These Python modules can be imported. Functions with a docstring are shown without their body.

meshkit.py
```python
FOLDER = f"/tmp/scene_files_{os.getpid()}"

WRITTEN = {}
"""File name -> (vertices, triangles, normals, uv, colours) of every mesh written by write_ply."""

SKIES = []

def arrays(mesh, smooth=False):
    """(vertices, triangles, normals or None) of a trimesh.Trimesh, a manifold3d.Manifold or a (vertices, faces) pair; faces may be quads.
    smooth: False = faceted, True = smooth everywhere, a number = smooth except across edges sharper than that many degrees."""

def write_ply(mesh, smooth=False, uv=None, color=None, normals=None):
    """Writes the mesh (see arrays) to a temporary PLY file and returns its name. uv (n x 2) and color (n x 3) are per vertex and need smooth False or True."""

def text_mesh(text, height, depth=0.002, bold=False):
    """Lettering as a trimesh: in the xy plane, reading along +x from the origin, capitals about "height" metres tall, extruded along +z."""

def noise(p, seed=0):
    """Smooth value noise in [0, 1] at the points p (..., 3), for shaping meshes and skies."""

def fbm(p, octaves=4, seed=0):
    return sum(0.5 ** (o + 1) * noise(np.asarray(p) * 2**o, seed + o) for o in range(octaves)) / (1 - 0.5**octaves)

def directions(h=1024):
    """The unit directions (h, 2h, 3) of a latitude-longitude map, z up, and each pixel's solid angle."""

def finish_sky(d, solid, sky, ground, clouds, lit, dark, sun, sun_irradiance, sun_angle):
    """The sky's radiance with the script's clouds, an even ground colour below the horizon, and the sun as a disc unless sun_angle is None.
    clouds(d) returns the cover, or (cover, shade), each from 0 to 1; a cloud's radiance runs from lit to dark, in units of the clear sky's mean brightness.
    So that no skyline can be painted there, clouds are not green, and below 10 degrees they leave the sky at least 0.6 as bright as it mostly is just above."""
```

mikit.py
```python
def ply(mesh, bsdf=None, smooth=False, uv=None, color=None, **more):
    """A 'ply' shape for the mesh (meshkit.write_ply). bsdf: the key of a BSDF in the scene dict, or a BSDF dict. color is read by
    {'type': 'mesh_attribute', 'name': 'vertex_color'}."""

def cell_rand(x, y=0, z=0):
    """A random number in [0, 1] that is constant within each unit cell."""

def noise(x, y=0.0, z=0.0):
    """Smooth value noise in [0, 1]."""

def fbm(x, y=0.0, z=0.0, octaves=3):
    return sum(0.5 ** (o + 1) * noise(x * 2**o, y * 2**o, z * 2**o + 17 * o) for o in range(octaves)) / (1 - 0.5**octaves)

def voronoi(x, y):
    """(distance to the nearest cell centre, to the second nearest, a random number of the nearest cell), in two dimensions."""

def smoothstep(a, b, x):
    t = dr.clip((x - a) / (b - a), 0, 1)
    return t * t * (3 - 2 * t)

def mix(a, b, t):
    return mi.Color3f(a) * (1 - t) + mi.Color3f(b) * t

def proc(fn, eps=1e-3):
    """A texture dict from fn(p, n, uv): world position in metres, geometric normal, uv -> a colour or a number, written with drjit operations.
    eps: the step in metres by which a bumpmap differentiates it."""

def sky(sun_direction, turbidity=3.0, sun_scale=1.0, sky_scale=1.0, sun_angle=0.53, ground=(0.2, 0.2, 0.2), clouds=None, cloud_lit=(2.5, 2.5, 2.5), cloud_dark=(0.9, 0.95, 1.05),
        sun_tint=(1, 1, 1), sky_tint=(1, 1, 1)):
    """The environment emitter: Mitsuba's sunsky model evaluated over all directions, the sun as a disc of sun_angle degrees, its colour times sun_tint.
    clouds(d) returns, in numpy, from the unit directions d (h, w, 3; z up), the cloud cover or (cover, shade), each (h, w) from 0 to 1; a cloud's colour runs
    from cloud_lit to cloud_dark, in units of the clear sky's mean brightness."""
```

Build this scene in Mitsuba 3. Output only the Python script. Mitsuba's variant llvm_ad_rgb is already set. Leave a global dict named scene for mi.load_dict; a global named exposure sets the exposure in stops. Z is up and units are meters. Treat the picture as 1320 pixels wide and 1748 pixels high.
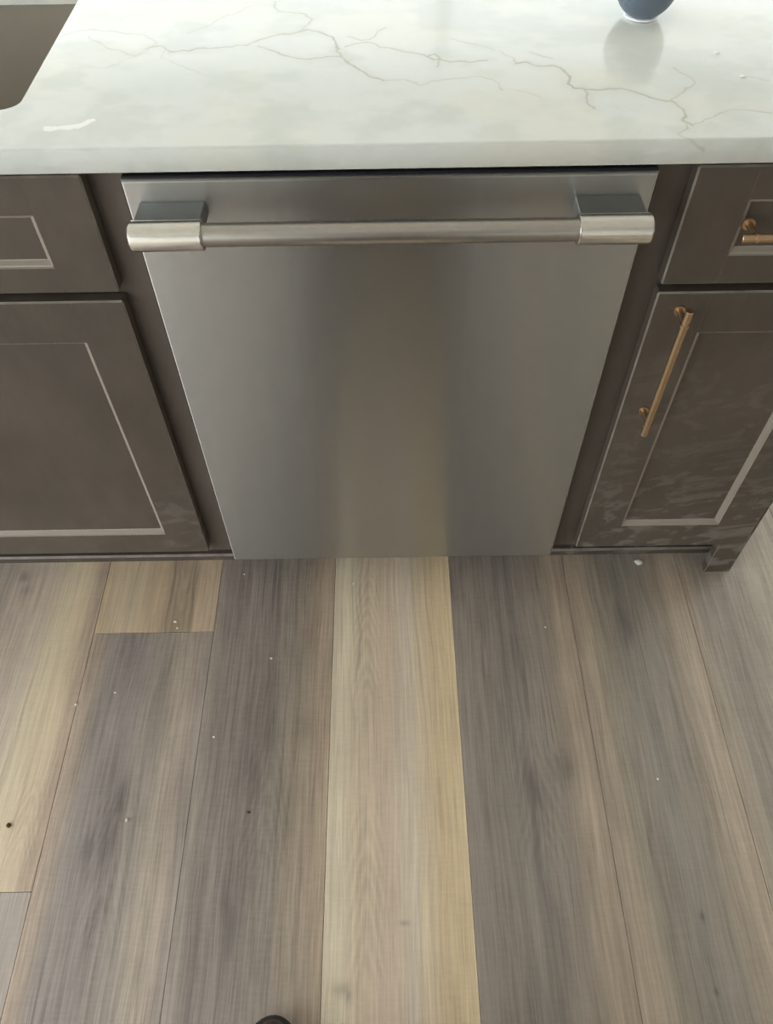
import math
import numpy as np, trimesh, shapely, drjit as dr, mitsuba as mi, mikit, meshkit
import manifold3d as m3
from mikit import noise, fbm, smoothstep, mix, cell_rand
from shapely.geometry import Polygon, box as sbox
from trimesh.util import concatenate as cat

scene, labels = {}, {}
# ------------------------------------------------------------------ camera
F, CAM, PITCH, YAW, ROLL = 1328.39, np.array([-0.0075, -0.8191, 1.3343]), 0.9264, -0.0030, 0.01741
fw = np.array([math.sin(YAW) * math.cos(PITCH), math.cos(YAW) * math.cos(PITCH), -math.sin(PITCH)])
rt = np.array([math.cos(YAW), -math.sin(YAW), 0.0])
dn = np.cross(fw, rt)
rt2 = math.cos(ROLL) * rt + math.sin(ROLL) * dn
dn2 = -math.sin(ROLL) * rt + math.cos(ROLL) * dn
T = mi.ScalarTransform4f
scene['camera'] = {'type': 'perspective', 'fov': math.degrees(2 * math.atan(660 / F)), 'fov_axis': 'x', 'near_clip': 0.01, 'far_clip': 200.0,
                   'to_world': T().look_at(origin=CAM.tolist(), target=(CAM + fw).tolist(), up=(-dn2).tolist())}
# ------------------------------------------------------------------ sky (bright overcast, seen only through the windows)
scene['sky'] = mikit.sky((-0.6, 0.5, 0.6), turbidity=4.0, sun_scale=0.0, sky_scale=1.0, ground=(0.3, 0.3, 0.28),
                         clouds=lambda d: np.ones(d.shape[:2]), cloud_lit=(5.3, 5.5, 5.5), cloud_dark=(5, 5, 5))
exposure = 3.26


# ------------------------------------------------------------------ helpers
def obj(key, mesh, bsdf, smooth=False, **kw):
    base, n = key, 0
    while key in scene:
        n += 1
        key = f'{base}_{n:03d}'
    scene[key] = mikit.ply(mesh, bsdf, smooth, **kw)
    return key


def tag(key, label=None, category=None, group=None, kind=None):
    d = {k: v for k, v in dict(label=label, category=category, group=group, kind=kind).items() if v}
    labels[key] = d
    return key


def rgb(*c):
    return {'type': 'rgb', 'value': list(map(float, c))}


def s2l(*c):
    c = np.array(c, float) / 255
    return np.where(c <= 0.04045, c / 12.92, ((c + 0.055) / 1.055) ** 2.4)


def cbox(x0, x1, y0, y1, z0, z1, c=0.0015):
    """A box with chamfered edges; c: one width, or ((x0, x1), (y0, y1), (z0, z1)) per side (an edge takes the smaller of its two)."""
    if not isinstance(c, tuple):
        if c <= 0:
            return trimesh.creation.box(bounds=[[x0, y0, z0], [x1, y1, z1]])
        c = ((c, c),) * 3
    ends, p = ((x0, x1), (y0, y1), (z0, z1)), []
    for s in np.ndindex(2, 2, 2):
        for k in range(3):
            a, b = [j for j in range(3) if j != k]
            ck, ca, cb = c[k][s[k]], c[a][s[a]], c[b][s[b]]
            m = min(ca, cb)
            for da, db in (((min(ck, ca), m), (m, min(ck, cb))) if ck < m else ((min(ck, ca), min(ck, cb)),)):
                q = [ends[j][s[j]] for j in range(3)]
                q[a] += (1, -1)[s[a]] * da
                q[b] += (1, -1)[s[b]] * db
                p.append(q)
    return trimesh.convex.convex_hull(np.array(p))


def lathe(profile, n=48, axis='z', at=(0, 0, 0)):
    """Profile [(r, h), ...] revolved about an axis through `at`."""
    p = np.array(profile, float)
    a = np.arange(n) * 2 * np.pi / n
    v = np.stack([p[:, None, 0] * np.cos(a), p[:, None, 0] * np.sin(a), np.repeat(p[:, None, 1], n, 1)], -1).reshape(-1, 3)
    i, j = np.meshgrid(np.arange(len(p) - 1), np.arange(n), indexing='ij')
    q = np.stack([i * n + j, i * n + (j + 1) % n, (i + 1) * n + (j + 1) % n, (i + 1) * n + j], -1).reshape(-1, 4)
    f = np.vstack([q[:, [0, 1, 2]], q[:, [0, 2, 3]]])
    if axis == 'x':
        v = v[:, [2, 0, 1]]
    if axis == 'y':
        v = v[:, [1, 2, 0]]
    m = trimesh.Trimesh(v + np.array(at), f, process=False)
    m.merge_vertices()
    m.update_faces(m.nondegenerate_faces())
    if m.is_watertight and m.volume < 0:
        m.invert()
    return m


def grid_loops(loops, close=False):
    """Quads between closed loops of equal length."""
    n = len(loops[0])
    v = np.vstack(loops)
    f = []
    for i in range(len(loops) - 1 + (1 if close else 0)):
        for j in range(n):
            a, b = i * n + j, i * n + (j + 1) % n
            c, d = ((i + 1) % len(loops)) * n + (j + 1) % n, ((i + 1) % len(loops)) * n + j
            f += [[a, b, c], [a, c, d]]
    return v, np.array(f)


def rounded_rect(x0, x1, y0, y1, r, n=10):
    out = []
    for cx, cy, a0 in ((x1 - r, y0 + r, -90), (x1 - r, y1 - r, 0), (x0 + r, y1 - r, 90), (x0 + r, y0 + r, 180)):
        for k in range(n + 1):
            a = math.radians(a0 + 90 * k / n)
            out.append((cx + r * math.cos(a), cy + r * math.sin(a)))
    return np.array(out)


def bones(chains, edge=0.012, smooth=8):
    """One smooth skin over capsule bones: chains of ((x, y, z), r) joints."""
    man = None
    for ch in chains:
        for (p, r), (q, s) in zip(ch[:-1], ch[1:]):
            h = m3.Manifold.batch_hull([m3.Manifold.sphere(r, 20).translate(list(map(float, p))), m3.Manifold.sphere(s, 20).translate(list(map(float, q)))])
            man = h if man is None else man + h
    man = man.refine_to_length(edge)
    m = man.to_mesh()
    t = trimesh.Trimesh(m.vert_properties[:, :3], m.tri_verts)
    trimesh.smoothing.filter_taubin(t, iterations=smooth)
    return t


# ------------------------------------------------------------------ materials
def C(c):
    return mi.Color3f(*[float(x) for x in c])


PW, PX0 = 0.2311, -0.1159            # plank width, x of the pale plank's left seam


def profile(u, stops):
    """Piecewise linear colour over u in [0, 1]."""
    col = C(s2l(*stops[0][1]))
    for (a, ca), (b, cb) in zip(stops[:-1], stops[1:]):
        t = smoothstep(a, b, u)
        col = mix(col, C(s2l(*cb)), t)
    return col


PLANKS = {   # cross-plank print of the boards in view (sRGB of the print itself)
    'A1': [(0, (150, 141, 132)), (.25, (168, 155, 143)), (.5, (178, 165, 150)), (.68, (192, 178, 154)), (.82, (188, 172, 148)), (1, (168, 150, 134))],
    'A0': [(0, (150, 143, 138)), (.5, (158, 150, 145)), (1, (160, 150, 142))],
    'B1': [(0, (178, 160, 136)), (.3, (182, 166, 142)), (.52, (178, 158, 134)), (.66, (150, 134, 116)), (.8, (156, 140, 120)), (.88, (176, 156, 134)), (1, (174, 156, 136))],
    'B0': [(0, (160, 144, 130)), (.1, (152, 138, 126)), (.22, (134, 126, 121)), (.42, (128, 120, 116)), (.6, (140, 131, 123)), (.8, (152, 141, 129)), (.9, (148, 136, 126)), (1, (140, 130, 122))],
    'C': [(0, (138, 128, 120)), (.2, (128, 119, 113)), (.42, (122, 114, 108)), (.6, (130, 121, 112)), (.8, (140, 128, 114)), (.93, (152, 136, 120)), (1, (156, 140, 122))],
    'D': [(0, (188, 176, 155)), (.12, (194, 182, 160)), (.25, (184, 168, 147)), (.42, (187, 169, 150)), (.58, (186, 173, 156)), (.72, (188, 171, 146)), (.82, (190, 170, 140)), (.96, (194, 174, 142)), (1, (202, 184, 154))],
    'E': [(0, (132, 122, 114)), (.15, (126, 118, 110)), (.45, (122, 115, 108)), (.62, (130, 121, 112)), (.75, (134, 123, 112)), (.86, (150, 136, 120)), (1, (146, 132, 117))],
    'F': [(0, (144, 131, 117)), (.12, (150, 137, 121)), (.22, (134, 125, 113)), (.45, (126, 120, 112)), (.65, (134, 126, 116)), (.8, (146, 134, 120)), (.95, (160, 146, 130)), (1, (158, 144, 128))],
    'G': [(0, (148, 136, 122)), (.2, (140, 131, 120)), (.5, (142, 134, 122)), (.8, (152, 142, 128)), (1, (156, 146, 130))],
}
DARK_MARKS = [  # (x, y, half width, half length, strength): knots and mineral streaks
    (-.222, -.30, .016, .075, .50), (-.150, -.29, .020, .035, .30), (-.238, -.385, .018, .05, .38), (-.228, -.20, .004, .05, .35),
    (-.262, -.60, .010, .10, .35), (-.17, -.10, .008, .09, .2), (.231, -.404, .013, .045, .62), (.295, -.371, .020, .030, .38), (.242, -.215, .006, .06, .40), (.228, -.49, .007, .08, .38),
    (.243, -.62, .008, .12, .25), (.440, -.10, .014, .055, .50), (.418, .0, .010, .06, .25), (-.476, -.484, .022, .060, .42), (-.462, -.415, .012, .04, .55), (-.474, -.60, .007, .07, .42), (-.458, -.57, .005, .03, .5),
    (-.505, -.49, .012, .03, .45), (-.43, -.22, .010, .12, .22), (-.080, -.693, .014, .012, .5), (-.072, -.70, .006, .012, .6), (-.743, .032, .012, .015, .6), (-.735, .0, .012, .02, .4), (.467, -.603, .004, .008, .5), (.462, -.702, .004, .006, .5),
    (.015, -.606, .006, .004, .4), (-.446, .0, .003, .12, .5), (-.394, -.01, .0035, .12, .5), (-.07, -.13, .003, .09, .45), (-.062, -.03, .003, .05, .3), (-.075, -.27, .003, .08, .3), (.38, -.2, .006, .2, .25), (.52, -.35, .005, .2, .25),
    (-.39, -.65, .003, .12, .25), (-.16, -.55, .006, .14, .2), (.17, -.15, .006, .12, .25), (.20, -.06, .006, .09, .22), (.31, -.55, .007, .12, .22), (.41, -.5, .005, .15, .25),
]
CATHEDRALS = [  # (x, y0, y1, half width, sign of the arch, frequency): arched grain
    (-.052, -.26, .05, .030, 1, 80), (-.050, -.72, -.42, .034, 1, 60), (-.420, -.09, .07, .024, -1, 60), (-.615, -.55, -.36, .034, 1, 90), (-.22, -.56, -.30, .05, 1, 70), (-.465, -.66, -.38, .045, 1, 70), (.24, -.56, -.28, .05, 1, 60),
]


def floor_colour(p, n, uv):
    x, y = p.x, p.y
    k = dr.floor((x - PX0) / PW)
    u = (x - PX0) / PW - k
    wob = (fbm(x * 9, y * 2.2, 3.0) - .5) * .16
    uu = dr.clip(u + wob * smoothstep(0, .18, u) * smoothstep(0, .18, 1 - u), 0, 1)
    row = dr.floor((uv.y - y) / 8 + .5)          # the board's own number
    r1, r2, r3 = cell_rand(k, row, 11), cell_rand(k, row, 12), cell_rand(k, row, 13)
    wave = fbm(uu * 3 + 20 * r3, y * .8 + 9 * r2, 1.0)
    col = mix(mix(C(s2l(122, 114, 108)), C(s2l(186, 168, 140)), smoothstep(.45, 1.0, r1)), C(s2l(160, 142, 124)), wave * .7)
    for idx, key in ((-1, 'C'), (0, 'D'), (1, 'E'), (2, 'F'), (3, 'G')):
        col = dr.select((k == idx) & (y > -1.0), profile(uu, PLANKS[key]), col)
    col = dr.select((k == -3) & (y > -.555), profile(uu, PLANKS['A1']), col)
    col = dr.select((k == -3) & (y <= -.555) & (y > -1.75), profile(uu, PLANKS['A0']), col)
    col = dr.select((k == -2) & (y > -.099), profile(uu, PLANKS['B1']), col)
    col = dr.select((k == -2) & (y <= -.099) & (y > -1.32), profile(uu, PLANKS['B0']), col)
    # grain: long streaks and fine pores
    s = k * 3.1 + row * 1.7
    bend = (fbm(x * 14, y * 3, s) - .5) * .02
    g1 = fbm((x + bend) * 110, y * 3.2, s)
    g2 = fbm((x + bend) * 420, y * 11, s + 5)
    g3 = noise((x + bend) * 900, y * 30, s + 9)
    cloud = fbm(x * 26, y * 7, s + 2)
    pale = smoothstep(.26, .42, mi.luminance(col))
    amp = 1 - .45 * pale
    v = 1 + amp * ((g1 - .5) * .42 + (g2 - .5) * .52 + (g3 - .5) * .26 + (cloud - .5) * .42 + (noise(x * 70, y * 300, s + 3) - .5) * .09)
    thin = smoothstep(.60, .74, fbm((x + bend * 1.5) * 150, y * 2.4, s + 12)) * smoothstep(.40, .62, cloud)
    v = v * (1 - .26 * thin * amp)
    arches = mi.Float(0)
    for cx, y0, y1, hw, sg, fr in CATHEDRALS:
        d = (x - cx) + (fbm(x * 20, y * 10, 4.0) - .5) * .012
        f = (sg * y + dr.sqrt(d * d + .00003) * 4.0 + (fbm(x * 30, y * 9, 8.0) - .5) * .06) * fr * .7
        w = smoothstep(0, .35, 1 - dr.abs(d) / hw) * smoothstep(y0, y0 + .06, y) * smoothstep(-y1, -y1 + .04, -y)
        ring = .5 + .5 * dr.sin(f * 6.2832 * .5)
        arches = arches + w * (ring * dr.sqrt(ring) - .4) * .10
    v = v + arches
    dark = mi.Float(0)
    for cx, cy, hw, hl, st in DARK_MARKS:
        dx = (x - cx + (fbm(x * 18, y * 9, 6.0) - .5) * .025) / hw
        dy = (y - cy) / hl
        dark = dr.maximum(dark, st * dr.exp(-1.1 * (dx * dx + dy * dy)))
    dark = dark * (.55 + .9 * g1)
    col = col * dr.clip(v, .35, 1.6) * C((1.29, 1.30, 1.32))
    col = mix(col, col * C((.34, .34, .37)), dr.clip(dark, 0, 1))
    return col


def floor_bump(p, n, uv):
    k = dr.floor((p.x - PX0) / PW)
    return fbm(p.x * 420, p.y * 11, k * 3.1) * .00025 + noise(p.x * 900, p.y * 30, k) * .0001


scene['mat_floor'] = {'type': 'bumpmap', 'arbitrary': {'type': 'proc', **{k: v for k, v in mikit.proc(floor_bump, 4e-4).items() if k != 'type'}}, 'scale': 1.0,
                      'bsdf': {'type': 'principled', 'base_color': mikit.proc(floor_colour), 'roughness': 0.42, 'specular': 0.45}}

VEINS = [
    (0.50, [(-0.411, 0.259), (-0.388, 0.270), (-0.376, 0.275), (-0.337, 0.265), (-0.305, 0.255), (-0.288, 0.234), (-0.294, 0.213), (-0.305, 0.197), (-0.321, 0.206), (-0.343, 0.219), (-0.367, 0.243), (-0.376, 0.254)]),
    (0.90, [(-0.299, 0.216), (-0.281, 0.224), (-0.264, 0.207), (-0.245, 0.208), (-0.222, 0.215), (-0.198, 0.217), (-0.176, 0.220), (-0.161, 0.232)]),
    (0.35, [(-0.247, 0.258), (-0.226, 0.287), (-0.204, 0.313), (-0.176, 0.340)]),
    (0.30, [(-0.357, 0.171), (-0.331, 0.164), (-0.317, 0.185), (-0.301, 0.200)]),
    (0.70, [(-0.150, 0.352), (-0.150, 0.333), (-0.140, 0.320), (-0.122, 0.315), (-0.106, 0.309), (-0.096, 0.296), (-0.099, 0.277), (-0.106, 0.261)]),
    (1.20, [(-0.161, 0.232), (-0.147, 0.244), (-0.118, 0.253), (-0.097, 0.261), (-0.081, 0.255), (-0.069, 0.243), (-0.064, 0.224), (-0.060, 0.207), (-0.055, 0.185)]),
    (0.90, [(-0.160, 0.219), (-0.144, 0.207), (-0.122, 0.190), (-0.100, 0.179), (-0.079, 0.182), (-0.058, 0.185), (-0.052, 0.180), (-0.038, 0.156), (-0.024, 0.136), (-0.006, 0.122)]),
    (0.45, [(-0.006, 0.122), (0.017, 0.125), (0.037, 0.108), (0.053, 0.120), (0.075, 0.123), (0.094, 0.126), (0.107, 0.129), (0.120, 0.121), (0.128, 0.111), (0.129, 0.095)]),
    (0.90, [(-0.051, 0.212), (-0.039, 0.220), (-0.024, 0.224), (-0.010, 0.210), (0.009, 0.202), (0.028, 0.196), (0.044, 0.188), (0.055, 0.173), (0.064, 0.176), (0.078, 0.166), (0.097, 0.167), (0.120, 0.169)]),
    (0.70, [(-0.047, 0.242), (-0.032, 0.231), (-0.022, 0.232), (-0.013, 0.252), (-0.002, 0.264)]),
    (0.80, [(0.046, 0.184), (0.056, 0.190), (0.064, 0.176), (0.061, 0.156)]),
    (0.50, [(0.082, 0.232), (0.100, 0.218), (0.123, 0.206), (0.139, 0.192), (0.149, 0.176), (0.152, 0.162)]),
    (1.00, [(0.152, 0.162), (0.166, 0.161), (0.181, 0.153), (0.194, 0.151), (0.205, 0.140), (0.209, 0.122), (0.205, 0.107), (0.211, 0.096), (0.223, 0.096), (0.237, 0.091), (0.251, 0.092), (0.264, 0.092), (0.280, 0.084), (0.291, 0.073), (0.306, 0.065), (0.317, 0.061), (0.321, 0.045), (0.322, 0.029), (0.316, 0.017), (0.323, 0.009)]),
    (0.50, [(0.323, 0.009), (0.336, 0.016), (0.350, 0.024), (0.369, 0.039), (0.387, 0.040), (0.404, 0.036), (0.418, 0.033)]),
    (0.60, [(0.336, 0.143), (0.341, 0.128), (0.350, 0.116), (0.348, 0.102), (0.335, 0.082), (0.317, 0.065)]),
    (0.90, [(0.223, 0.096), (0.226, 0.082), (0.221, 0.059), (0.223, 0.046)]),
    (0.50, [(0.319, 0.025), (0.316, 0.004), (0.304, -0.011), (0.335, -0.03)]),
    (0.60, [(0.174, 0.188), (0.187, 0.176), (0.200, 0.171)]),
    (0.40, [(0.145, 0.094), (0.157, 0.087), (0.171, 0.074)]),
    (0.40, [(0.411, 0.118), (0.423, 0.113), (0.433, 0.107)]),
    (0.40, [(-0.274, 0.214), (-0.273, 0.189), (-0.254, 0.175), (-0.214, 0.140)]),
]


def quartz(p, n, uv):
    # on the vertical edges the print turns down with the slab
    x0, y0 = p.x, p.y - (0.914 - p.z) * .6
    x = x0 + (fbm(x0 * 60, y0 * 60, 2.0) - .5) * .010
    y = y0 + (fbm(x0 * 60, y0 * 60, 7.0) - .5) * .010
    vein, halo = mi.Float(0), mi.Float(0)
    for w, pts in VEINS:
        d2 = mi.Float(1)
        for (ax, ay), (bx, by) in zip(pts[:-1], pts[1:]):
            ex, ey = bx - ax, by - ay
            t = dr.clip(((x - ax) * ex + (y - ay) * ey) / (ex * ex + ey * ey), 0, 1)
            d2 = dr.minimum(d2, dr.square(x - ax - ex * t) + dr.square(y - ay - ey * t))
        vein = dr.maximum(vein, min(w, 1.0) * dr.exp(-d2 / (0.0014 * (0.7 + .5 * w)) ** 2))
        halo = dr.maximum(halo, w * dr.exp(-d2 / .010 ** 2))
    vein = vein * (.35 + .9 * fbm(x0 * 45, y0 * 45, 1.0))
    big = fbm(x0 * 7, y0 * 9, 3.0, octaves=4)
    patch = smoothstep(.42, .72, fbm(x0 * 16 + 3, y0 * 22, 5.0, octaves=5))
    col = mix(C((.78, .805, .785)), C((.69, .735, .72)), big)
    col = mix(col, C((.76, .765, .69)), smoothstep(.45, .65, fbm(x0 * 6 + 9, y0 * 8, 1.5)) * .6)
    col = mix(col, C((.60, .645, .615)), patch * .5)
    col = mix(col, C((.58, .58, .50)), halo * .22)
    return mix(col, C((.34, .33, .24)), dr.clip(vein * .62, 0, 1))


scene['mat_quartz'] = {'type': 'principled', 'base_color': mikit.proc(quartz), 'roughness': 0.14, 'specular': 0.33}


def stain(p, n, uv):
    """Dark taupe stained maple, with rubbed dust."""
    a = fbm(p.x * 40, p.y * 8 + 3, p.z * 14)
    b = fbm(p.x * 9, p.y * 3, p.z * 6 + 5)
    c = noise(p.x * 300, p.y * 40, p.z * 60)
    col = mix(C((.063, .052, .0425)), C((.095, .079, .065)), b)
    col = col * (.85 + .25 * a + .08 * c)
    # builder's dust wiped about on the lower door and the stile beside the pull
    sm = smoothstep(.48, .72, fbm(p.x * 34 + p.z * 12 + fbm(p.x * 12, p.z * 12, 1.0) * 5, p.z * 70 - p.x * 16, 2.0, octaves=5))
    right = smoothstep(.34, .36, p.x) * smoothstep(-.66, -.50, -p.z)
    low = right * (.25 + .75 * smoothstep(-.40, -.12, -p.z))
    left = smoothstep(-.44, -.40, p.x) * (1 - smoothstep(-.345, -.34, p.x)) * smoothstep(-.36, -.22, -p.z)
    # light caught by the eased edges, put into a paler colour
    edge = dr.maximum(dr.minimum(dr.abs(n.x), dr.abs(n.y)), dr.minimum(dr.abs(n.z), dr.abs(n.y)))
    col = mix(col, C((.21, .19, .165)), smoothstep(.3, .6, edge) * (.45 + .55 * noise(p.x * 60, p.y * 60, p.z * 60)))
    return mix(col, C((.19, .175, .16)), sm * dr.clip(low * .62 + left * .32, 0, 1))


scene['mat_stain'] = {'type': 'principled', 'base_color': mikit.proc(stain), 'roughness': 0.40, 'specular': 0.5}
scene['mat_lit_bevel'] = {'type': 'principled', 'base_color': rgb(.28, .25, .215), 'roughness': 0.35, 'specular': 0.5}  # mouldings paler than the stain: dust plus side light put into the colour
scene['mat_steel'] = {'type': 'roughconductor', 'distribution': 'ggx', 'alpha_u': 0.05, 'alpha_v': 0.32, 'specular_reflectance': rgb(.51, .515, .51), 'material': 'none'}
scene['mat_bar'] = {'type': 'roughconductor', 'distribution': 'ggx', 'alpha': 0.11, 'specular_reflectance': rgb(.52, .50, .47), 'material': 'none'}
scene['mat_chrome'] = {'type': 'roughconductor', 'distribution': 'ggx', 'alpha': 0.015, 'specular_reflectance': rgb(.86, .85, .82), 'material': 'none'}
scene['mat_bracket'] = {'type': 'roughconductor', 'distribution': 'ggx', 'alpha': 0.22, 'specular_reflectance': rgb(.42, .44, .45), 'material': 'none'}
scene['mat_brass'] = {'type': 'roughconductor', 'distribution': 'ggx', 'alpha': 0.15, 'specular_reflectance': rgb(.55, .39, .25), 'material': 'none'}
scene['mat_black'] = {'type': 'principled', 'base_color': rgb(.012, .014, .02), 'roughness': 0.4, 'specular': 0.4}
scene['mat_sink'] = {'type': 'principled', 'base_color': rgb(.30, .275, .23), 'roughness': 0.45, 'specular': 0.4}
scene['mat_dimming_pane'] = {'type': 'thindielectric', 'specular_transmittance': rgb(.50, .52, .52)}
scene['mat_wall'] = {'type': 'diffuse', 'reflectance': rgb(.74, .735, .715)}
scene['mat_ceiling'] = {'type': 'diffuse', 'reflectance': rgb(.82, .81, .77)}
scene['mat_trim'] = {'type': 'principled', 'base_color': rgb(.80, .80, .78), 'roughness': 0.4}
scene['mat_ball'] = {'type': 'principled', 'base_color': rgb(.105, .135, .175), 'roughness': 0.38, 'specular': 0.5}
scene['mat_pale'] = {'type': 'principled', 'base_color': rgb(.80, .82, .86), 'roughness': 0.35}
scene['mat_white'] = {'type': 'diffuse', 'reflectance': rgb(.93, .94, .92)}
scene['mat_dirt'] = {'type': 'diffuse', 'reflectance': rgb(.08, .065, .05)}
scene['mat_leather'] = {'type': 'principled', 'base_color': rgb(.045, .030, .024), 'roughness': 0.28, 'specular': 0.6}
scene['mat_rubber'] = {'type': 'principled', 'base_color': rgb(.012, .010, .010), 'roughness': 0.5}
scene['mat_skin'] = {'type': 'principled', 'base_color': rgb(.50, .32, .24), 'roughness': 0.5}
scene['mat_shirt'] = {'type': 'principled', 'base_color': rgb(.020, .021, .026), 'roughness': 0.85}
scene['mat_trousers'] = {'type': 'principled', 'base_color': rgb(.022, .022, .026), 'roughness': 0.85}
scene['mat_hair'] = {'type': 'principled', 'base_color': rgb(.03, .02, .015), 'roughness': 0.5}
scene['mat_eye'] = {'type': 'principled', 'base_color': rgb(.6, .6, .6), 'roughness': 0.1}

# ------------------------------------------------------------------ the room
RX0, RX1, RY0, RY1, RH, WT = -2.45, 3.0, -3.4, 3.4, 2.7, 0.14


def wall(key, a0, a1, fixed, along, holes):
    poly = sbox(a0, 0, a1, RH)
    for h in holes:
        poly = poly.difference(sbox(*h))
    m = trimesh.creation.extrude_polygon(poly, WT, engine='earcut')
    v = m.vertices.copy()
    if along == 'y':
        m.vertices = np.stack([fixed + v[:, 2], v[:, 0], v[:, 1]], 1)
    else:
        m.vertices = np.stack([v[:, 0], fixed + v[:, 2], v[:, 1]], 1)
        m.invert()
    tag(obj(key, m, 'mat_wall'), kind='structure')


WIN = []
LW = [(-3.1, .1, -.9, 2.58), (.0, .1, 3.2, 2.58)]
FW = [(-2.2, .95, 2.8, 2.38)]
BW = [(-2.2, .08, -1.55, 2.5)]
wall('wall_left', RY0, RY1, RX0 - WT, 'y', LW)
wall('wall_right', RY0, RY1, RX1, 'y', [(.9, .95, 3.1, 2.5)])
wall('wall_far', RX0 - WT, RX1 + WT, RY1, 'x', FW)
wall('wall_back', RX0 - WT, RX1 + WT, RY0 - WT, 'x', BW)
tag(obj('ceiling', trimesh.creation.box(bounds=[[RX0 - WT, RY0 - WT, RH], [RX1 + WT, RY1 + WT, RH + .12]]), 'mat_ceiling'), kind='structure')
n = 0
for holes, fixed, along in ((LW, RX0 - WT * .6, 'y'), (FW, RY1 + WT * .4, 'x'), (BW, RY0 - WT * .6, 'x')):
    for (a0, z0, a1, z1) in holes:
        n += 1
        w = .05
        bars = [(a0, a0 + w, z0, z1), (a1 - w, a1, z0, z1), (a0 + w, a1 - w, z0, z0 + w), (a0 + w, a1 - w, z1 - w, z1), ((a0 + a1) / 2 - .02, (a0 + a1) / 2 + .02, z0 + w, z1 - w)]
        ms = [cbox(fixed, fixed + .05, p, q, r, s, .003) if along == 'y' else cbox(p, q, fixed, fixed + .05, r, s, .003) for p, q, r, s in bars]
        tag(obj(f'window_{n}', cat(ms), 'mat_trim'), kind='structure')
        if along == 'x' and fixed > 0:      # panes, with a tint added to dim the far window on the worktop
            for a, b in ((a0 + w, (a0 + a1) / 2 - .02), ((a0 + a1) / 2 + .02, a1 - w)):
                q = np.array([(a, fixed + .025, z0 + w), (b, fixed + .025, z0 + w), (b, fixed + .025, z1 - w), (a, fixed + .025, z1 - w)])
                obj(f'window_{n}__dimming_pane', trimesh.Trimesh(q, [[0, 1, 2], [0, 2, 3]], process=False), 'mat_dimming_pane')

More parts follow.
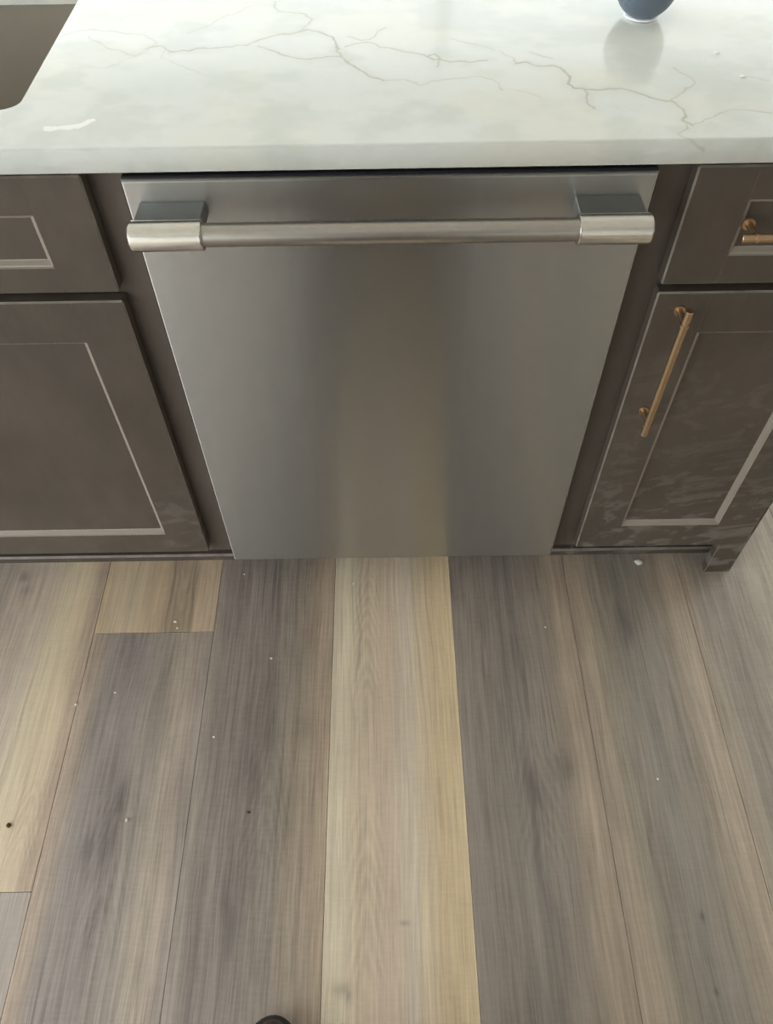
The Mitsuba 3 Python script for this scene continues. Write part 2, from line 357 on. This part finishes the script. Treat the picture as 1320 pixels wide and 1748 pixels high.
# floor: a slab and every plank a board of its own
tag(obj('floor', trimesh.creation.box(bounds=[[RX0, RY0, -.08], [RX1, RY1, -.009]]), 'mat_dirt'), kind='structure')
rng = np.random.default_rng(4)
k0, k1 = math.floor((RX0 - PX0) / PW), math.ceil((RX1 - PX0) / PW)
GAP, PID = .00032, 0
for k in range(k0, k1):
    xa, xb = max(PX0 + k * PW, RX0) + GAP, min(PX0 + (k + 1) * PW, RX1) - GAP
    off = {-3: -.555, -2: -.099, -1: -.82, 0: -.97, 1: -1.07, 2: -.90, 3: -1.02}.get(k, -rng.uniform(0, 1.22))
    cuts = sorted({RY0, RY1, *[c for c in (off + 1.22 * j for j in range(-6, 7)) if RY0 + .05 < c < RY1 - .05]})
    for ya, yb in zip(cuts[:-1], cuts[1:]):
        c = .0005
        PID = (PID + 1) % 61
        top = [(xa + c, ya + c), (xb - c, ya + c), (xb - c, yb - c), (xa + c, yb - c)]
        mid = [(xa, ya + GAP), (xb, ya + GAP), (xb, yb - GAP), (xa, yb - GAP)]
        v = [(x, y, 0) for x, y in top] + [(x, y, -c) for x, y in mid] + [(x, y, -.009) for x, y in mid]
        f = [[0, 1, 2], [0, 2, 3]]
        for i in (0, 4):
            for j in range(4):
                a, b = i + j, i + (j + 1) % 4
                f += [[a + 4, b + 4, b], [a + 4, b, a]]
        f += [[8, 10, 9], [8, 11, 10]]
        v = np.array(v)
        obj('floor__plank', trimesh.Trimesh(v, f, process=False), 'mat_floor', uv=v[:, :2] + np.array([0, 8.0 * PID]))

# ------------------------------------------------------------------ worktop with the sink cut-out
ZT, ZU, YF, YB = .914, .886, -.0211, .72
CX0, CX1 = -1.75, .715


def offset_rect(d):
    return np.array([(CX0 + d, YF + d), (CX1 - d, YF + d), (CX1 - d, YB - d), (CX0 + d, YB - d)])


SK = dict(x0=-1.13, x1=-.4172, y0=.0685, y1=.434, r=.022)


def sink_rect(d, n=10):
    return rounded_rect(SK['x0'] - d, SK['x1'] + d, SK['y0'] - d, SK['y1'] + d, SK['r'] + d, n)


R = .003
prof = [(.0015, ZU), (0, ZU + .0015)] + [(R - R * math.cos(math.radians(a)), ZT - R + R * math.sin(math.radians(a))) for a in (0, 18, 36, 54, 72, 90)]
outer = [np.column_stack([offset_rect(d), np.full(4, z)]) for d, z in prof]
v1, f1 = grid_loops(outer)
r2 = .003
iprof = [(r2 - r2 * math.sin(math.radians(90 - a)), ZT - r2 + r2 * math.sin(math.radians(a))) for a in (90, 60, 30, 0)] + [(0, ZU)]
iprof = [(r2, ZT), (r2 * .35, ZT - r2 * .35), (0, ZT - r2), (0, ZU)]
inner = [np.column_stack([sink_rect(d), np.full(44, z)]) for d, z in iprof]
v2, f2 = grid_loops(inner)


def capped(o, i, z, up):
    tv, tf = trimesh.creation.triangulate_polygon(Polygon(o, [i]), engine='earcut')
    tv3 = np.column_stack([tv, np.full(len(tv), z)])
    m = trimesh.Trimesh(tv3, tf, process=False)
    if (m.face_normals[0, 2] > 0) != up:
        m.invert()
    return m


top = capped(outer[-1][:, :2], inner[0][:, :2], ZT, True)
bot = capped(outer[0][:, :2], inner[-1][:, :2], ZU, False)
slab = cat([trimesh.Trimesh(v1, f1, process=False), trimesh.Trimesh(v2, f2, process=False), top, bot])
slab.merge_vertices()
slab.fix_normals()
tag(obj('countertop', slab, 'mat_quartz', 40), 'pale greenish white quartz countertop with thin brown veins over the dishwasher and cabinets', 'countertop')

# sink bowl hung under the slab
o, d0 = .004, .19
loops = [np.column_stack([sink_rect(.03), np.full(44, ZU - .0005)]), np.column_stack([sink_rect(o), np.full(44, ZU - .0005)]), np.column_stack([sink_rect(o - .001), np.full(44, ZU - .006)])]
loops += [np.column_stack([sink_rect(o - .002 - .018 * (1 - math.cos(math.radians(a)))), np.full(44, ZU - d0 + .018 - .018 * math.sin(math.radians(a)))]) for a in (0, 30, 60, 90)]
v, f = grid_loops(loops)
c = loops[-1].mean(0)
v = np.vstack([v, c])
b = len(loops) * 44 - 44
f = np.vstack([f, [[b + j, b + (j + 1) % 44, len(v) - 1] for j in range(44)]])
bowl = trimesh.Trimesh(v, f, process=False)
if bowl.face_normals[-1, 2] < 0:
    bowl.invert()
inside = bowl.copy()
thick = 0.002
shell = trimesh.Trimesh(bowl.vertices - bowl.vertex_normals * thick, bowl.faces[:, ::-1], process=False)
tag('sink', 'taupe grey undermount sink let into the pale countertop', 'sink')
obj('sink__bowl', cat([inside, shell]), 'mat_sink', 35)
sx, sy = (SK['x0'] + SK['x1']) / 2, (SK['y0'] + SK['y1']) / 2
obj('sink__drain', lathe([(0, ZU - d0 + .001), (.03, ZU - d0 + .001), (.034, ZU - d0 + .004), (.044, ZU - d0 + .005), (.045, ZU - d0 + .0005)], 40, 'z', (sx, sy, 0)), 'mat_chrome', 30)

# ------------------------------------------------------------------ cabinets
YD, DT, YFR = 0.0, .0195, .020         # door faces, door thickness, face-frame plane
BEV = [(0, 0), (.0010, .0022), (.0030, .0030), (.0068, .0078), (.0080, .0085)]    # sticking profile: inset, depth
PD = .0085


def sticking(x0, x1, z0, z1, side):
    """The moulded inner edge on one side of a frame opening, mitred at its ends."""
    def pt(s, e):   # s = stage, e = end 0/1
        d, y = BEV[s]
        if side == 'left':
            return (x0 + d, YD + y, (z0 + d, z1 - d)[e])
        if side == 'right':
            return (x1 - d, YD + y, (z0 + d, z1 - d)[e])
        if side == 'bottom':
            return ((x0 + d, x1 - d)[e], YD + y, z0 + d)
        return ((x0 + d, x1 - d)[e], YD + y, z1 - d)
    v = [pt(s, e) for s in range(len(BEV)) for e in (0, 1)]
    # back corner line
    k = {'left': (x0, None), 'right': (x1, None), 'bottom': (None, z0), 'top': (None, z1)}[side]
    for e in (0, 1):
        if side in ('left', 'right'):
            v.append((k[0], YD + PD + .003, (z0, z1)[e]))
        else:
            v.append(((x0, x1)[e], YD + PD + .003, k[1]))
    f, n = [], len(v) // 2
    for s in range(n):
        a, b, c, d = 2 * s, 2 * s + 1, 2 * ((s + 1) % n) + 1, 2 * ((s + 1) % n)
        f += [[a, b, c], [a, c, d]]
    for e in (0, 1):
        f += [[e, 2 * i + e, 2 * i + 2 + e][:: 1 if e else -1] for i in range(1, n - 1)]
    m = trimesh.Trimesh(v, f, process=False)
    m.fix_normals()
    return m


def shaker(key, x0, x1, z0, z1, sw, tw, bw):
    """A framed front: two stiles, two rails, a flat panel. sw, tw, bw: stile, top rail and bottom rail widths."""
    ix0, ix1, iz0, iz1 = x0 + sw, x1 - sw, z0 + bw, z1 - tw
    y0, y1, g = YD, YD + DT, .00008
    for side, (a, b, c, d) in {'left': (x0, ix0 - g, z0, z1), 'right': (ix1 + g, x1, z0, z1), 'top': (ix0, ix1, iz1 + g, z1), 'bottom': (ix0, ix1, z0, iz0 - g)}.items():
        nm = 'stile' if side in ('left', 'right') else 'rail'
        o, i = .0022, .00015
        e = {'left': ((o, i), (o, o), (o, o)), 'right': ((i, o), (o, o), (o, o)), 'top': ((i, i), (o, o), (i, o)), 'bottom': ((i, i), (o, o), (o, i))}[side]
        obj(f'{key}__{nm}', cbox(a, b, y0, y1, c, d, e), 'mat_stain')
        labels[obj(f'{key}__moulding', sticking(ix0, ix1, iz0, iz1, side), 'mat_lit_bevel')] = {'label': 'paler moulded inner edge'}
    obj(f'{key}__panel', cbox(ix0 + .001, ix1 - .001, YD + PD, YD + DT - .003, iz0 + .001, iz1 - .001, 0), 'mat_stain')


def carcass(key, x0, x1, sl, sr, legs=()):
    """Face frame, sides, back and toe board of a base cabinet; sl, sr: stile widths."""
    zb, zt = .1045, ZU - .0005
    obj(f'{key}__face_frame', cat([cbox(x0, x0 + sl, YFR, YFR + .019, 0 if 'l' in legs else zb, zt, .0012), cbox(x1 - sr, x1, YFR, YFR + .019, 0 if 'r' in legs else zb, zt, .0012),
                                   cbox(x0 + sl, x1 - sr, YFR, YFR + .019, zb, zb + .055, .0008), cbox(x0 + sl, x1 - sr, YFR, YFR + .019, .690, .728, .0008), cbox(x0 + sl, x1 - sr, YFR, YFR + .019, zt - .03, zt, .0008)]), 'mat_stain')
    yb = .62
    obj(f'{key}__body', cat([cbox(x0, x0 + .016, YFR + .0195, yb, zb, zt, 0), cbox(x1 - .016, x1, YFR + .0195, yb, 0 if 'r' in legs else zb, zt, 0), cbox(x0 + .0165, x1 - .0165, yb - .012, yb, zb, .66 if 'sink' in key else zt, 0),
                             cbox(x0 + .0165, x1 - .0165, YFR + .0195, yb - .0125, zb, zb + .016, 0)]), 'mat_stain')
    e = .0170 if 'r' in legs else 0
    obj(f'{key}__toe_kick', cbox(x0, x1 - e, .0800, .0920, 0, zb - .0005, .0008), 'mat_stain')
    obj(f'{key}__shoe_moulding', cbox(x0, x1 - e, .0665, .0798, 0, .0175, ((0, 0), (.004, 0), (0, .004))), 'mat_stain')


LX0, LX1 = -1.42, -.3020
tag('sink_cabinet', 'dark taupe stained base cabinet left of the dishwasher, under the sink', 'cabinet')
carcass('sink_cabinet', LX0, LX1, .042, .060)
shaker('sink_cabinet__drawer_front', -1.378, -.3435, .7155, .8725, .0695, .0475, .0375)
shaker('sink_cabinet__door', -.8595, -.3435, .1285, .7025, .0675, .0675, .0575)
shaker('sink_cabinet__door_001', -1.378, -.8625, .1285, .7025, .0675, .0675, .0575)

EX0, EX1 = .3020, .679
tag('end_cabinet', 'dark taupe stained base cabinet with brass pulls right of the dishwasher, ending on a leg', 'cabinet')
carcass('end_cabinet', EX0, EX1, .060, .051, 'r')
shaker('end_cabinet__drawer_front', .3430, .6590, .7140, .8725, .0700, .0415, .0420)
shaker('end_cabinet__door', .3430, .6590, .1250, .7025, .0700, .0660, .0660)


def pull(key, a, b, length, axis):
    """A round bar pull: bar, two posts with collars and rosettes. a, b: the two posts' spots on the door (x, z)."""
    yb, r = -.0300, .0054
    ms = []
    (xa, za), (xb, zb) = a, b
    prof = [(0, -length / 2), (r - .0008, -length / 2), (r, -length / 2 + .0008), (r, length / 2 - .0008), (r - .0008, length / 2), (0, length / 2)]
    ms.append(lathe(prof, 28, axis, ((xa + xb) / 2, yb, (za + zb) / 2)))
    for x, z in (a, b):
        ms.append(lathe([(0, yb - r * .2), (.0042, yb), (.0042, -.003), (.0074, -.003), (.0079, -.0022), (.0079, YD - .0002), (0, YD - .0002)], 28, 'y', (x, 0, z)))
        ms.append(lathe([(r, -.0022), (r + .0011, -.0018), (r + .0011, .0018), (r, .0022)], 28, axis, (x, yb, z)))
    k = obj(key, cat(ms), 'mat_brass', 35)
    tag(k, 'brass bar pull')


pull('end_cabinet__door__handle', (.378, .6745), (.378, .4890), .2300, 'z')
pull('end_cabinet__drawer_front__handle', (.4230, .8005), (.5790, .8005), .1900, 'x')

# ------------------------------------------------------------------ dishwasher
DX, ZB, ZTD = .3015, .0983, .8660
tag('dishwasher', 'stainless steel dishwasher with a towel bar handle, built in under the countertop', 'dishwasher')


def rim_panel():
    """Folded steel front: flat face, rounded edges turning back."""
    r, loops = .0035, []
    for d, y in [(r, 0)] + [(r - r * math.sin(math.radians(a)), r - r * math.cos(math.radians(a))) for a in (30, 60, 90)] + [(0, .030)]:
        loops.append(np.array([(-DX + d, y, ZB + d), (DX - d, y, ZB + d), (DX - d, y, ZTD - d), (-DX + d, y, ZTD - d)]))
    v, f = grid_loops(loops)
    n = len(v)
    f = np.vstack([f, [[0, 2, 1], [0, 3, 2]], [[n - 4, n - 3, n - 2], [n - 4, n - 2, n - 1]]])
    m = trimesh.Trimesh(v, f, process=False)
    m.fix_normals()
    # facets apart, so that the face stays flat and carries its own brushing direction
    v, f = m.vertices[m.faces].reshape(-1, 3), np.arange(len(m.faces) * 3).reshape(-1, 3)
    return trimesh.Trimesh(v, f, process=False)


m = rim_panel()
uv = np.column_stack([m.vertices[:, 0] + m.vertices[:, 1] * .31, m.vertices[:, 2] + m.vertices[:, 1] * .17])
obj('dishwasher__door', m, 'mat_steel', uv=uv)
labels['dishwasher__door'] = {'label': 'brushed stainless steel door panel'}
obj('dishwasher__control_strip', cbox(-DX + .0015, DX - .0015, .0042, .060, ZTD - .02, ZTD + .0028, .0012), 'mat_black')
labels['dishwasher__control_strip'] = {'label': 'black control strip along the door top'}
obj('dishwasher__body', cbox(-.297, .297, .0305, .60, .10, .862, .002), 'mat_black')
obj('dishwasher__kick_plate', cbox(-.2985, .2985, .070, .076, .004, .0985, .001), 'mat_black')
AY, AZ, CR, BR = -.0555, .8325, .0168, .0128
LC, HX0, HX1 = .0815, .2065, .2880


def sleeve(s):
    e = .0018
    p = [(BR * .98, HX0), (CR - e, HX0), (CR - .3 * e, HX0 + .3 * e), (CR, HX0 + e), (CR, HX1 - 2.2 * e), (CR - .3 * e, HX1 - 1.1 * e), (CR - 1.2 * e, HX1 - .2 * e), (CR - 2.4 * e, HX1), (0, HX1)]
    p = [(r, s * h) for r, h in p]
    return lathe(p, 72, 'x', (0, AY, AZ))


obj('dishwasher__handle__bar', lathe([(BR, -HX0 - .004), (BR, HX0 + .004)], 72, 'x', (0, AY, AZ)), 'mat_bar', True)
for s in (-1, 1):
    ms = sleeve(s)
    if ms.face_normals[np.argmax(ms.triangles_center[:, 2])][2] < 0:
        ms.invert()
    labels[obj('dishwasher__handle__sleeve', ms, 'mat_chrome', 25)] = {'label': 'polished chrome sleeve at the bar end'}
for s in (-1, 1):
    a, b = sorted((s * .2110, s * .2860))
    labels[obj('dishwasher__handle__bracket', cbox(a, b, AY + .006, -.0002, AZ - .0125, .8400, .0012), 'mat_bracket')] = {'label': 'grey steel bracket between the bar and the door'}

# ------------------------------------------------------------------ things on the worktop
BX, BY = .327, .287
rr, hc = .0385, .0375
prof = [(0, .0025)] + [(rr * math.cos(math.radians(a)), hc + rr * math.sin(math.radians(a))) for a in range(-66, 90, 6)] + [(0, hc + rr)]
tag('ball_ornament', 'dark slate blue ball-shaped object standing on the countertop near the back', 'ornament')
obj('ball_ornament__ball', lathe(prof, 64, 'z', (BX, BY, ZT)), 'mat_ball', True)
labels[obj('ball_ornament__reflection_ring', lathe([(0, 0.0002), (.0205, .0002), (.0215, .001), (.0215, .0030), (.0185, .0042), (0, .0042)], 64, 'z', (BX, BY, ZT)), 'mat_pale', 40)] = {'label': 'pale ring standing in for the bright reflection under the ball'}  # ring added where the worktop shows a bright reflection under the ball


def blob_mesh(pts, h, z):
    poly = Polygon(pts).buffer(.0012).buffer(-.0006)
    a = trimesh.creation.extrude_polygon(poly, h * .5, engine='earcut')
    b = trimesh.creation.extrude_polygon(poly.buffer(-.0008), h * .5, engine='earcut') if not poly.buffer(-.0008).is_empty else None
    if b is not None:
        b.apply_translation([0, 0, h * .5])
        a = cat([a, b])
    a.apply_translation([0, 0, z])
    return a


sm = [(-.3740, .0262), (-.3733, .0188), (-.3660, .0165), (-.3560, .0205), (-.3440, .0195), (-.3400, .0225), (-.3370, .0205), (-.3290, .0272), (-.3215, .0380), (-.3235, .0420), (-.3300, .0400), (-.3350, .0325), (-.3440, .0290), (-.3580, .0262)]
tag(obj('caulk_smear', blob_mesh(sm, .0005, ZT), 'mat_white'), 'white smear of dried caulk on the countertop in front of the sink corner', 'smear')


def crumb(key, x, y, z, r, seed, mat, label, group=None, flat=.7):
    g = np.random.default_rng(seed)
    m = trimesh.creation.icosphere(subdivisions=1, radius=1.0)
    v = m.vertices * (1 + (g.random((len(m.vertices), 1)) - .5) * .5) * np.array([r * g.uniform(.8, 1.4), r * g.uniform(.7, 1.1), r * flat])
    v[:, 2] -= v[:, 2].min()
    m.vertices = v + np.array([x, y, z])
    tag(obj(key, m, mat), label, 'crumb', group)


crumb('white_crumb', .3953, .1765, ZT, .0032, 1, 'mat_white', 'white crumb on the countertop nearer the ball-shaped object', None, .4)
crumb('white_crumb', .4087, .1154, ZT, .0027, 2, 'mat_white', 'white crumb on the countertop further from the ball, nearer the right edge', None, .4)
crumb('plaster_chip', .501, .045, 0, .0065, 3, 'mat_white', 'white plaster chip on the floor in front of the end cabinet toe kick', None, .35)
SPECKS = [(-.512, -.222), (-.579, -.244), (-.321, -.308), (-.424, -.077), (-.418, -.091), (-.231, -.158), (-.448, -.448), (.444, -.393), (-.079, .004), (.292, -.10), (-.30, .03)]
WHERE = ['on the grey board below the short pale board at left', 'on the seam between the yellowish left board and the grey board', 'on the grey board left of the pale board, nearest its left seam', 'near the end of the short pale board, the farther of two',
         'near the end of the short pale board, the nearer of two', 'on the grey board left of the pale middle board, nearest the dishwasher', 'beside the bluish knot at lower left', 'on the grey boards at right, left of the pale stripe',
         'on the pale middle board close to the dishwasher', 'on the dark board right of the pale middle board', 'on the dark board below the left corner of the dishwasher']
for i, (x, y) in enumerate(SPECKS):
    crumb('floor_speck', x, y, 0, (.0022, .0022, .0016, .0024, .0022, .002, .0026, .0016, .0016, .0015, .0015)[i], 20 + i, 'mat_white', 'tiny white speck ' + WHERE[i], 'white specks on the floor')
crumb('dirt_pellet', -.642, -.454, 0, .0042, 50, 'mat_dirt', 'brown dirt pellet on the pale plank at the left edge of the floor')
crumb('dirt_pellet', -.247, -.438, 0, .0020, 51, 'mat_dirt', 'tiny dark pellet on the grey plank left of the pale middle plank')

# ------------------------------------------------------------------ the person taking the photograph
PX, PYB = -.03, -1.16      # hips
SH = dict(l=(-.178, -.7275), r=(.10, -.80))


def shoe(key, tx, ty, yawdeg):
    """Toe at (tx, ty), heel behind."""
    L = .285
    t = np.concatenate([.3 * (1 - np.cos(np.linspace(0, math.pi / 2, 14))), np.linspace(.3, .85, 10)[1:], .85 + .15 * np.sin(np.linspace(0, math.pi / 2, 9))[1:]])
    half = np.interp(t, [0, .3, .45, .6, .75, .85, 1], [.049, .049, .043, .036, .034, .034, .034])
    half = half * np.sqrt(np.clip(1 - np.clip(1 - t / .3, 0, 1) ** 2, 0, 1)) * np.sqrt(np.clip(1 - np.clip((t - .85) / .15, 0, 1) ** 2, 0, 1))
    off = np.interp(t, [0, .3, .6, 1], [0, -.002, .002, 0])

    def outline(d):
        h = np.maximum(half + d, 0)
        y = -t * L
        y = y
        return np.vstack([np.column_stack([off - h, y]), np.column_stack([off + h, y])[::-1][1:-1]])
    top = np.interp(t, [0, .05, .15, .3, .45, .6, .8, .95, 1], [.031, .044, .052, .060, .085, .100, .098, .092, .080])
    rows, n = [], 12
    for i in range(2, len(t) - 1):
        h = max(half[i] - .0035, .002)
        a = np.linspace(0, math.pi, n)
        x = off[i] - h * np.cos(a) * (1 - .25 * np.sin(a) ** 2)
        z = .024 + (top[i] - .024) * np.sin(a) ** .8
        rows.append(np.column_stack([x, np.full(n, -t[i] * L), z]))
    v = np.vstack(rows)
    f = []
    for i in range(len(rows) - 1):
        for j in range(n - 1):
            a, b = i * n + j, i * n + j + 1
            f += [[a, b, b + n], [a, b + n, a + n]]
    v = np.vstack([v, [[off[0], -.003, .027]], [[off[-1], -L + .003, .06]]])
    for j in range(n - 1):
        f.append([len(v) - 2, j + 1, j])
        f.append([len(v) - 1, (len(rows) - 1) * n + j, (len(rows) - 1) * n + j + 1])
    up = trimesh.Trimesh(v, f, process=False)
    up.fix_normals()
    if up.face_normals[np.argmax(up.triangles_center[:, 2])][2] < 0:
        up.invert()
    M = trimesh.transformations.rotation_matrix(math.radians(yawdeg), [0, 0, 1])
    M[:3, 3] = [tx, ty, 0]
    up.apply_transform(M)
    so = trimesh.creation.extrude_polygon(Polygon(outline(.0)).buffer(.0015), .022, engine='earcut')
    welt = trimesh.creation.extrude_polygon(Polygon(outline(.0)).buffer(.003), .006, engine='earcut')
    welt.apply_translation([0, 0, .019])
    so = cat([so, welt])
    so.apply_transform(M)
    k = obj(key, up, 'mat_leather', 50)
    obj(k + '__sole', so, 'mat_rubber')
    return k


tag('person', 'person in dark clothes taking the picture, only a dark leather shoe toe in view', 'person')
LA, RA = (-.160, -.935, .09), (.085, -1.01, .09)
LK, RK = (-.105, -1.02, .49), (.08, -1.05, .49)
LH, RH_ = (-.10, -1.13, .88), (.085, -1.13, .88)
NECK, CHEST = (-.03, -1.155, 1.41), (-.03, -1.16, 1.24)
LSH, RSH = (-.205, -1.16, 1.36), (.145, -1.16, 1.36)
LEL, REL = (-.29, -1.06, 1.10), (.26, -1.06, 1.10)
LWR, RWR = (-.105, -.885, 1.255), (.085, -.885, 1.255)


def hand(wr, s):
    """Palm beside the phone, four fingers behind and under it, thumb along its edge. s: +1 for the right hand."""
    w = np.array(wr)
    kn = w + np.array([-s * .020, .055, .022])
    ch = [[(w, .024), (kn, .020)], [(w, .024), (kn + np.array([0, -.012, .03]), .017)], [(w, .024), (kn + np.array([0, -.005, -.022]), .017)]]
    for i, (ln, dz) in enumerate(((.9, .030), (1.0, .012), (.95, -.006), (.75, -.023))):
        a = kn + np.array([s * .004, .004, dz])
        b = a + np.array([-s * .022, .012, .004]) * ln
        c_ = b + np.array([-s * .020, -.010, .002]) * ln
        d = c_ + np.array([-s * .012, -.012, .0]) * ln
        ch.append([(a, .0095), (b, .0088), (c_, .0082), (d, .0072)])
    a = w + np.array([-s * .012, .020, .022])
    b = a + np.array([-s * .010, -.002, .036])
    ch.append([(w, .018), (a, .012), (b, .0100), (b + np.array([-s * .014, .003, .024]), .0085)])
    return ch


head = (-.03, -1.125, 1.565)
body_chains = [
    [(LA, .038), ((LK[0], LK[1] - .02, LK[2] - .13), .054), (LK, .050), (LH, .078)], [(RA, .038), ((RK[0], RK[1] - .02, RK[2] - .13), .054), (RK, .050), (RH_, .078)],
    [(LA, .036), ((-.172, -.85, .042), .020), ((-.177, -.785, .034), .011)], [(RA, .036), ((.092, -.925, .042), .020), ((.099, -.86, .034), .011)],
    [(LH, .085), ((PX, PYB, 1.03), .100), (CHEST, .118), ((PX, -1.165, 1.34), .085)], [(RH_, .085), ((PX, PYB, 1.03), .100)], [(LH, .085), (RH_, .085)],
    [((-.09, -1.16, 1.25), .105), ((.03, -1.16, 1.25), .105)], [(LSH, .052), ((PX, -1.165, 1.36), .075), (RSH, .052)], [((PX, -1.165, 1.36), .062), (NECK, .052), ((-.03, -1.14, 1.49), .050)],
    [((-.03, -1.13, 1.59), .078), ((-.03, -1.145, 1.61), .080)], [((-.03, -1.095, 1.535), .052), ((-.03, -1.12, 1.59), .072)], [((-.03, -1.075, 1.505), .026), ((-.03, -1.10, 1.55), .050)],
    [((-.03, -1.046, 1.575), .008), ((-.03, -1.030, 1.545), .011)], [((-.108, -1.135, 1.575), .014), ((-.106, -1.14, 1.545), .010)], [((.048, -1.135, 1.575), .014), ((.046, -1.14, 1.545), .010)],
    [(LSH, .050), (LEL, .040), (LWR, .026)], [(RSH, .050), (REL, .040), (RWR, .026)],
]
obj('person__body', bones(body_chains + hand(LWR, -1) + hand(RWR, 1), .010, 6), 'mat_skin', True)
big = .010
obj('person__shirt', bones([[(p, r + big) for p, r in ch] for ch in ([[((PX, PYB + .02, .86), .118), ((PX, PYB, 1.03), .106), (CHEST, .120), ((PX, -1.165, 1.34), .088)], [((-.10, PYB + .03, .87), .112), ((.085, PYB + .03, .87), .112)], [((-.10, PYB + .03, .87), .112), ((PX, PYB, 1.03), .100)], [((.085, PYB + .03, .87), .112), ((PX, PYB, 1.03), .100)], [((-.09, -1.16, 1.25), .107), ((.03, -1.16, 1.25), .107)], [(LSH, .056), ((PX, -1.165, 1.36), .077), (RSH, .056)],
                                                             [(LSH, .054), (LEL, .046), (tuple(.25 * np.array(LEL) + .75 * np.array(LWR)), .034)], [(RSH, .054), (REL, .046), (tuple(.25 * np.array(REL) + .75 * np.array(RWR)), .034)]])], .016, 6), 'mat_shirt', True)
obj('person__trousers', bones([[((LA[0], LA[1], .10), .105), ((LK[0], LK[1] - .02, LK[2] - .13), .102), (LK, .098), (LH, .100)], [((RA[0], RA[1], .10), .105), ((RK[0], RK[1] - .02, RK[2] - .13), .102), (RK, .098), (RH_, .100)], [(LH, .102), (RH_, .102)]], .016, 6), 'mat_trousers', True)
obj('person__hair', bones([[((-.03, -1.145, 1.635), .076), ((-.03, -1.175, 1.60), .078), ((-.03, -1.175, 1.55), .066)], [((-.075, -1.10, 1.650), .034), ((.015, -1.10, 1.650), .034)]], .012, 6), 'mat_hair', True)
for s in (-1, 1):
    obj('person__eye', trimesh.creation.icosphere(subdivisions=2, radius=.011).apply_translation([-.03 + s * .031, -1.062, 1.575]), 'mat_eye', True)
shoe('person__shoe', *SH['l'], -4)
shoe('person__shoe', *SH['r'], 4)

# the phone that takes the picture: just behind the lens
ph = cbox(-.0145, .0605, -.0125, .1345, 0, .008, .002)
Mx = np.eye(4)
Mx[:3, 0], Mx[:3, 1], Mx[:3, 2] = rt2, dn2, fw
Mx[:3, 3] = CAM - fw * .0105
ph.apply_transform(Mx)
tag('phone', 'black phone held up by the person taking the picture', 'phone')
obj('phone__body', ph, 'mat_black')
lens = lathe([(0, .008), (.0045, .008), (.006, .0085), (.006, .0092), (.0055, .0096), (.0045, .0096), (.0042, .0088), (0, .0088)], 24)
lens.apply_transform(Mx)
obj('phone__lens_ring', lens, 'mat_chrome', 30)
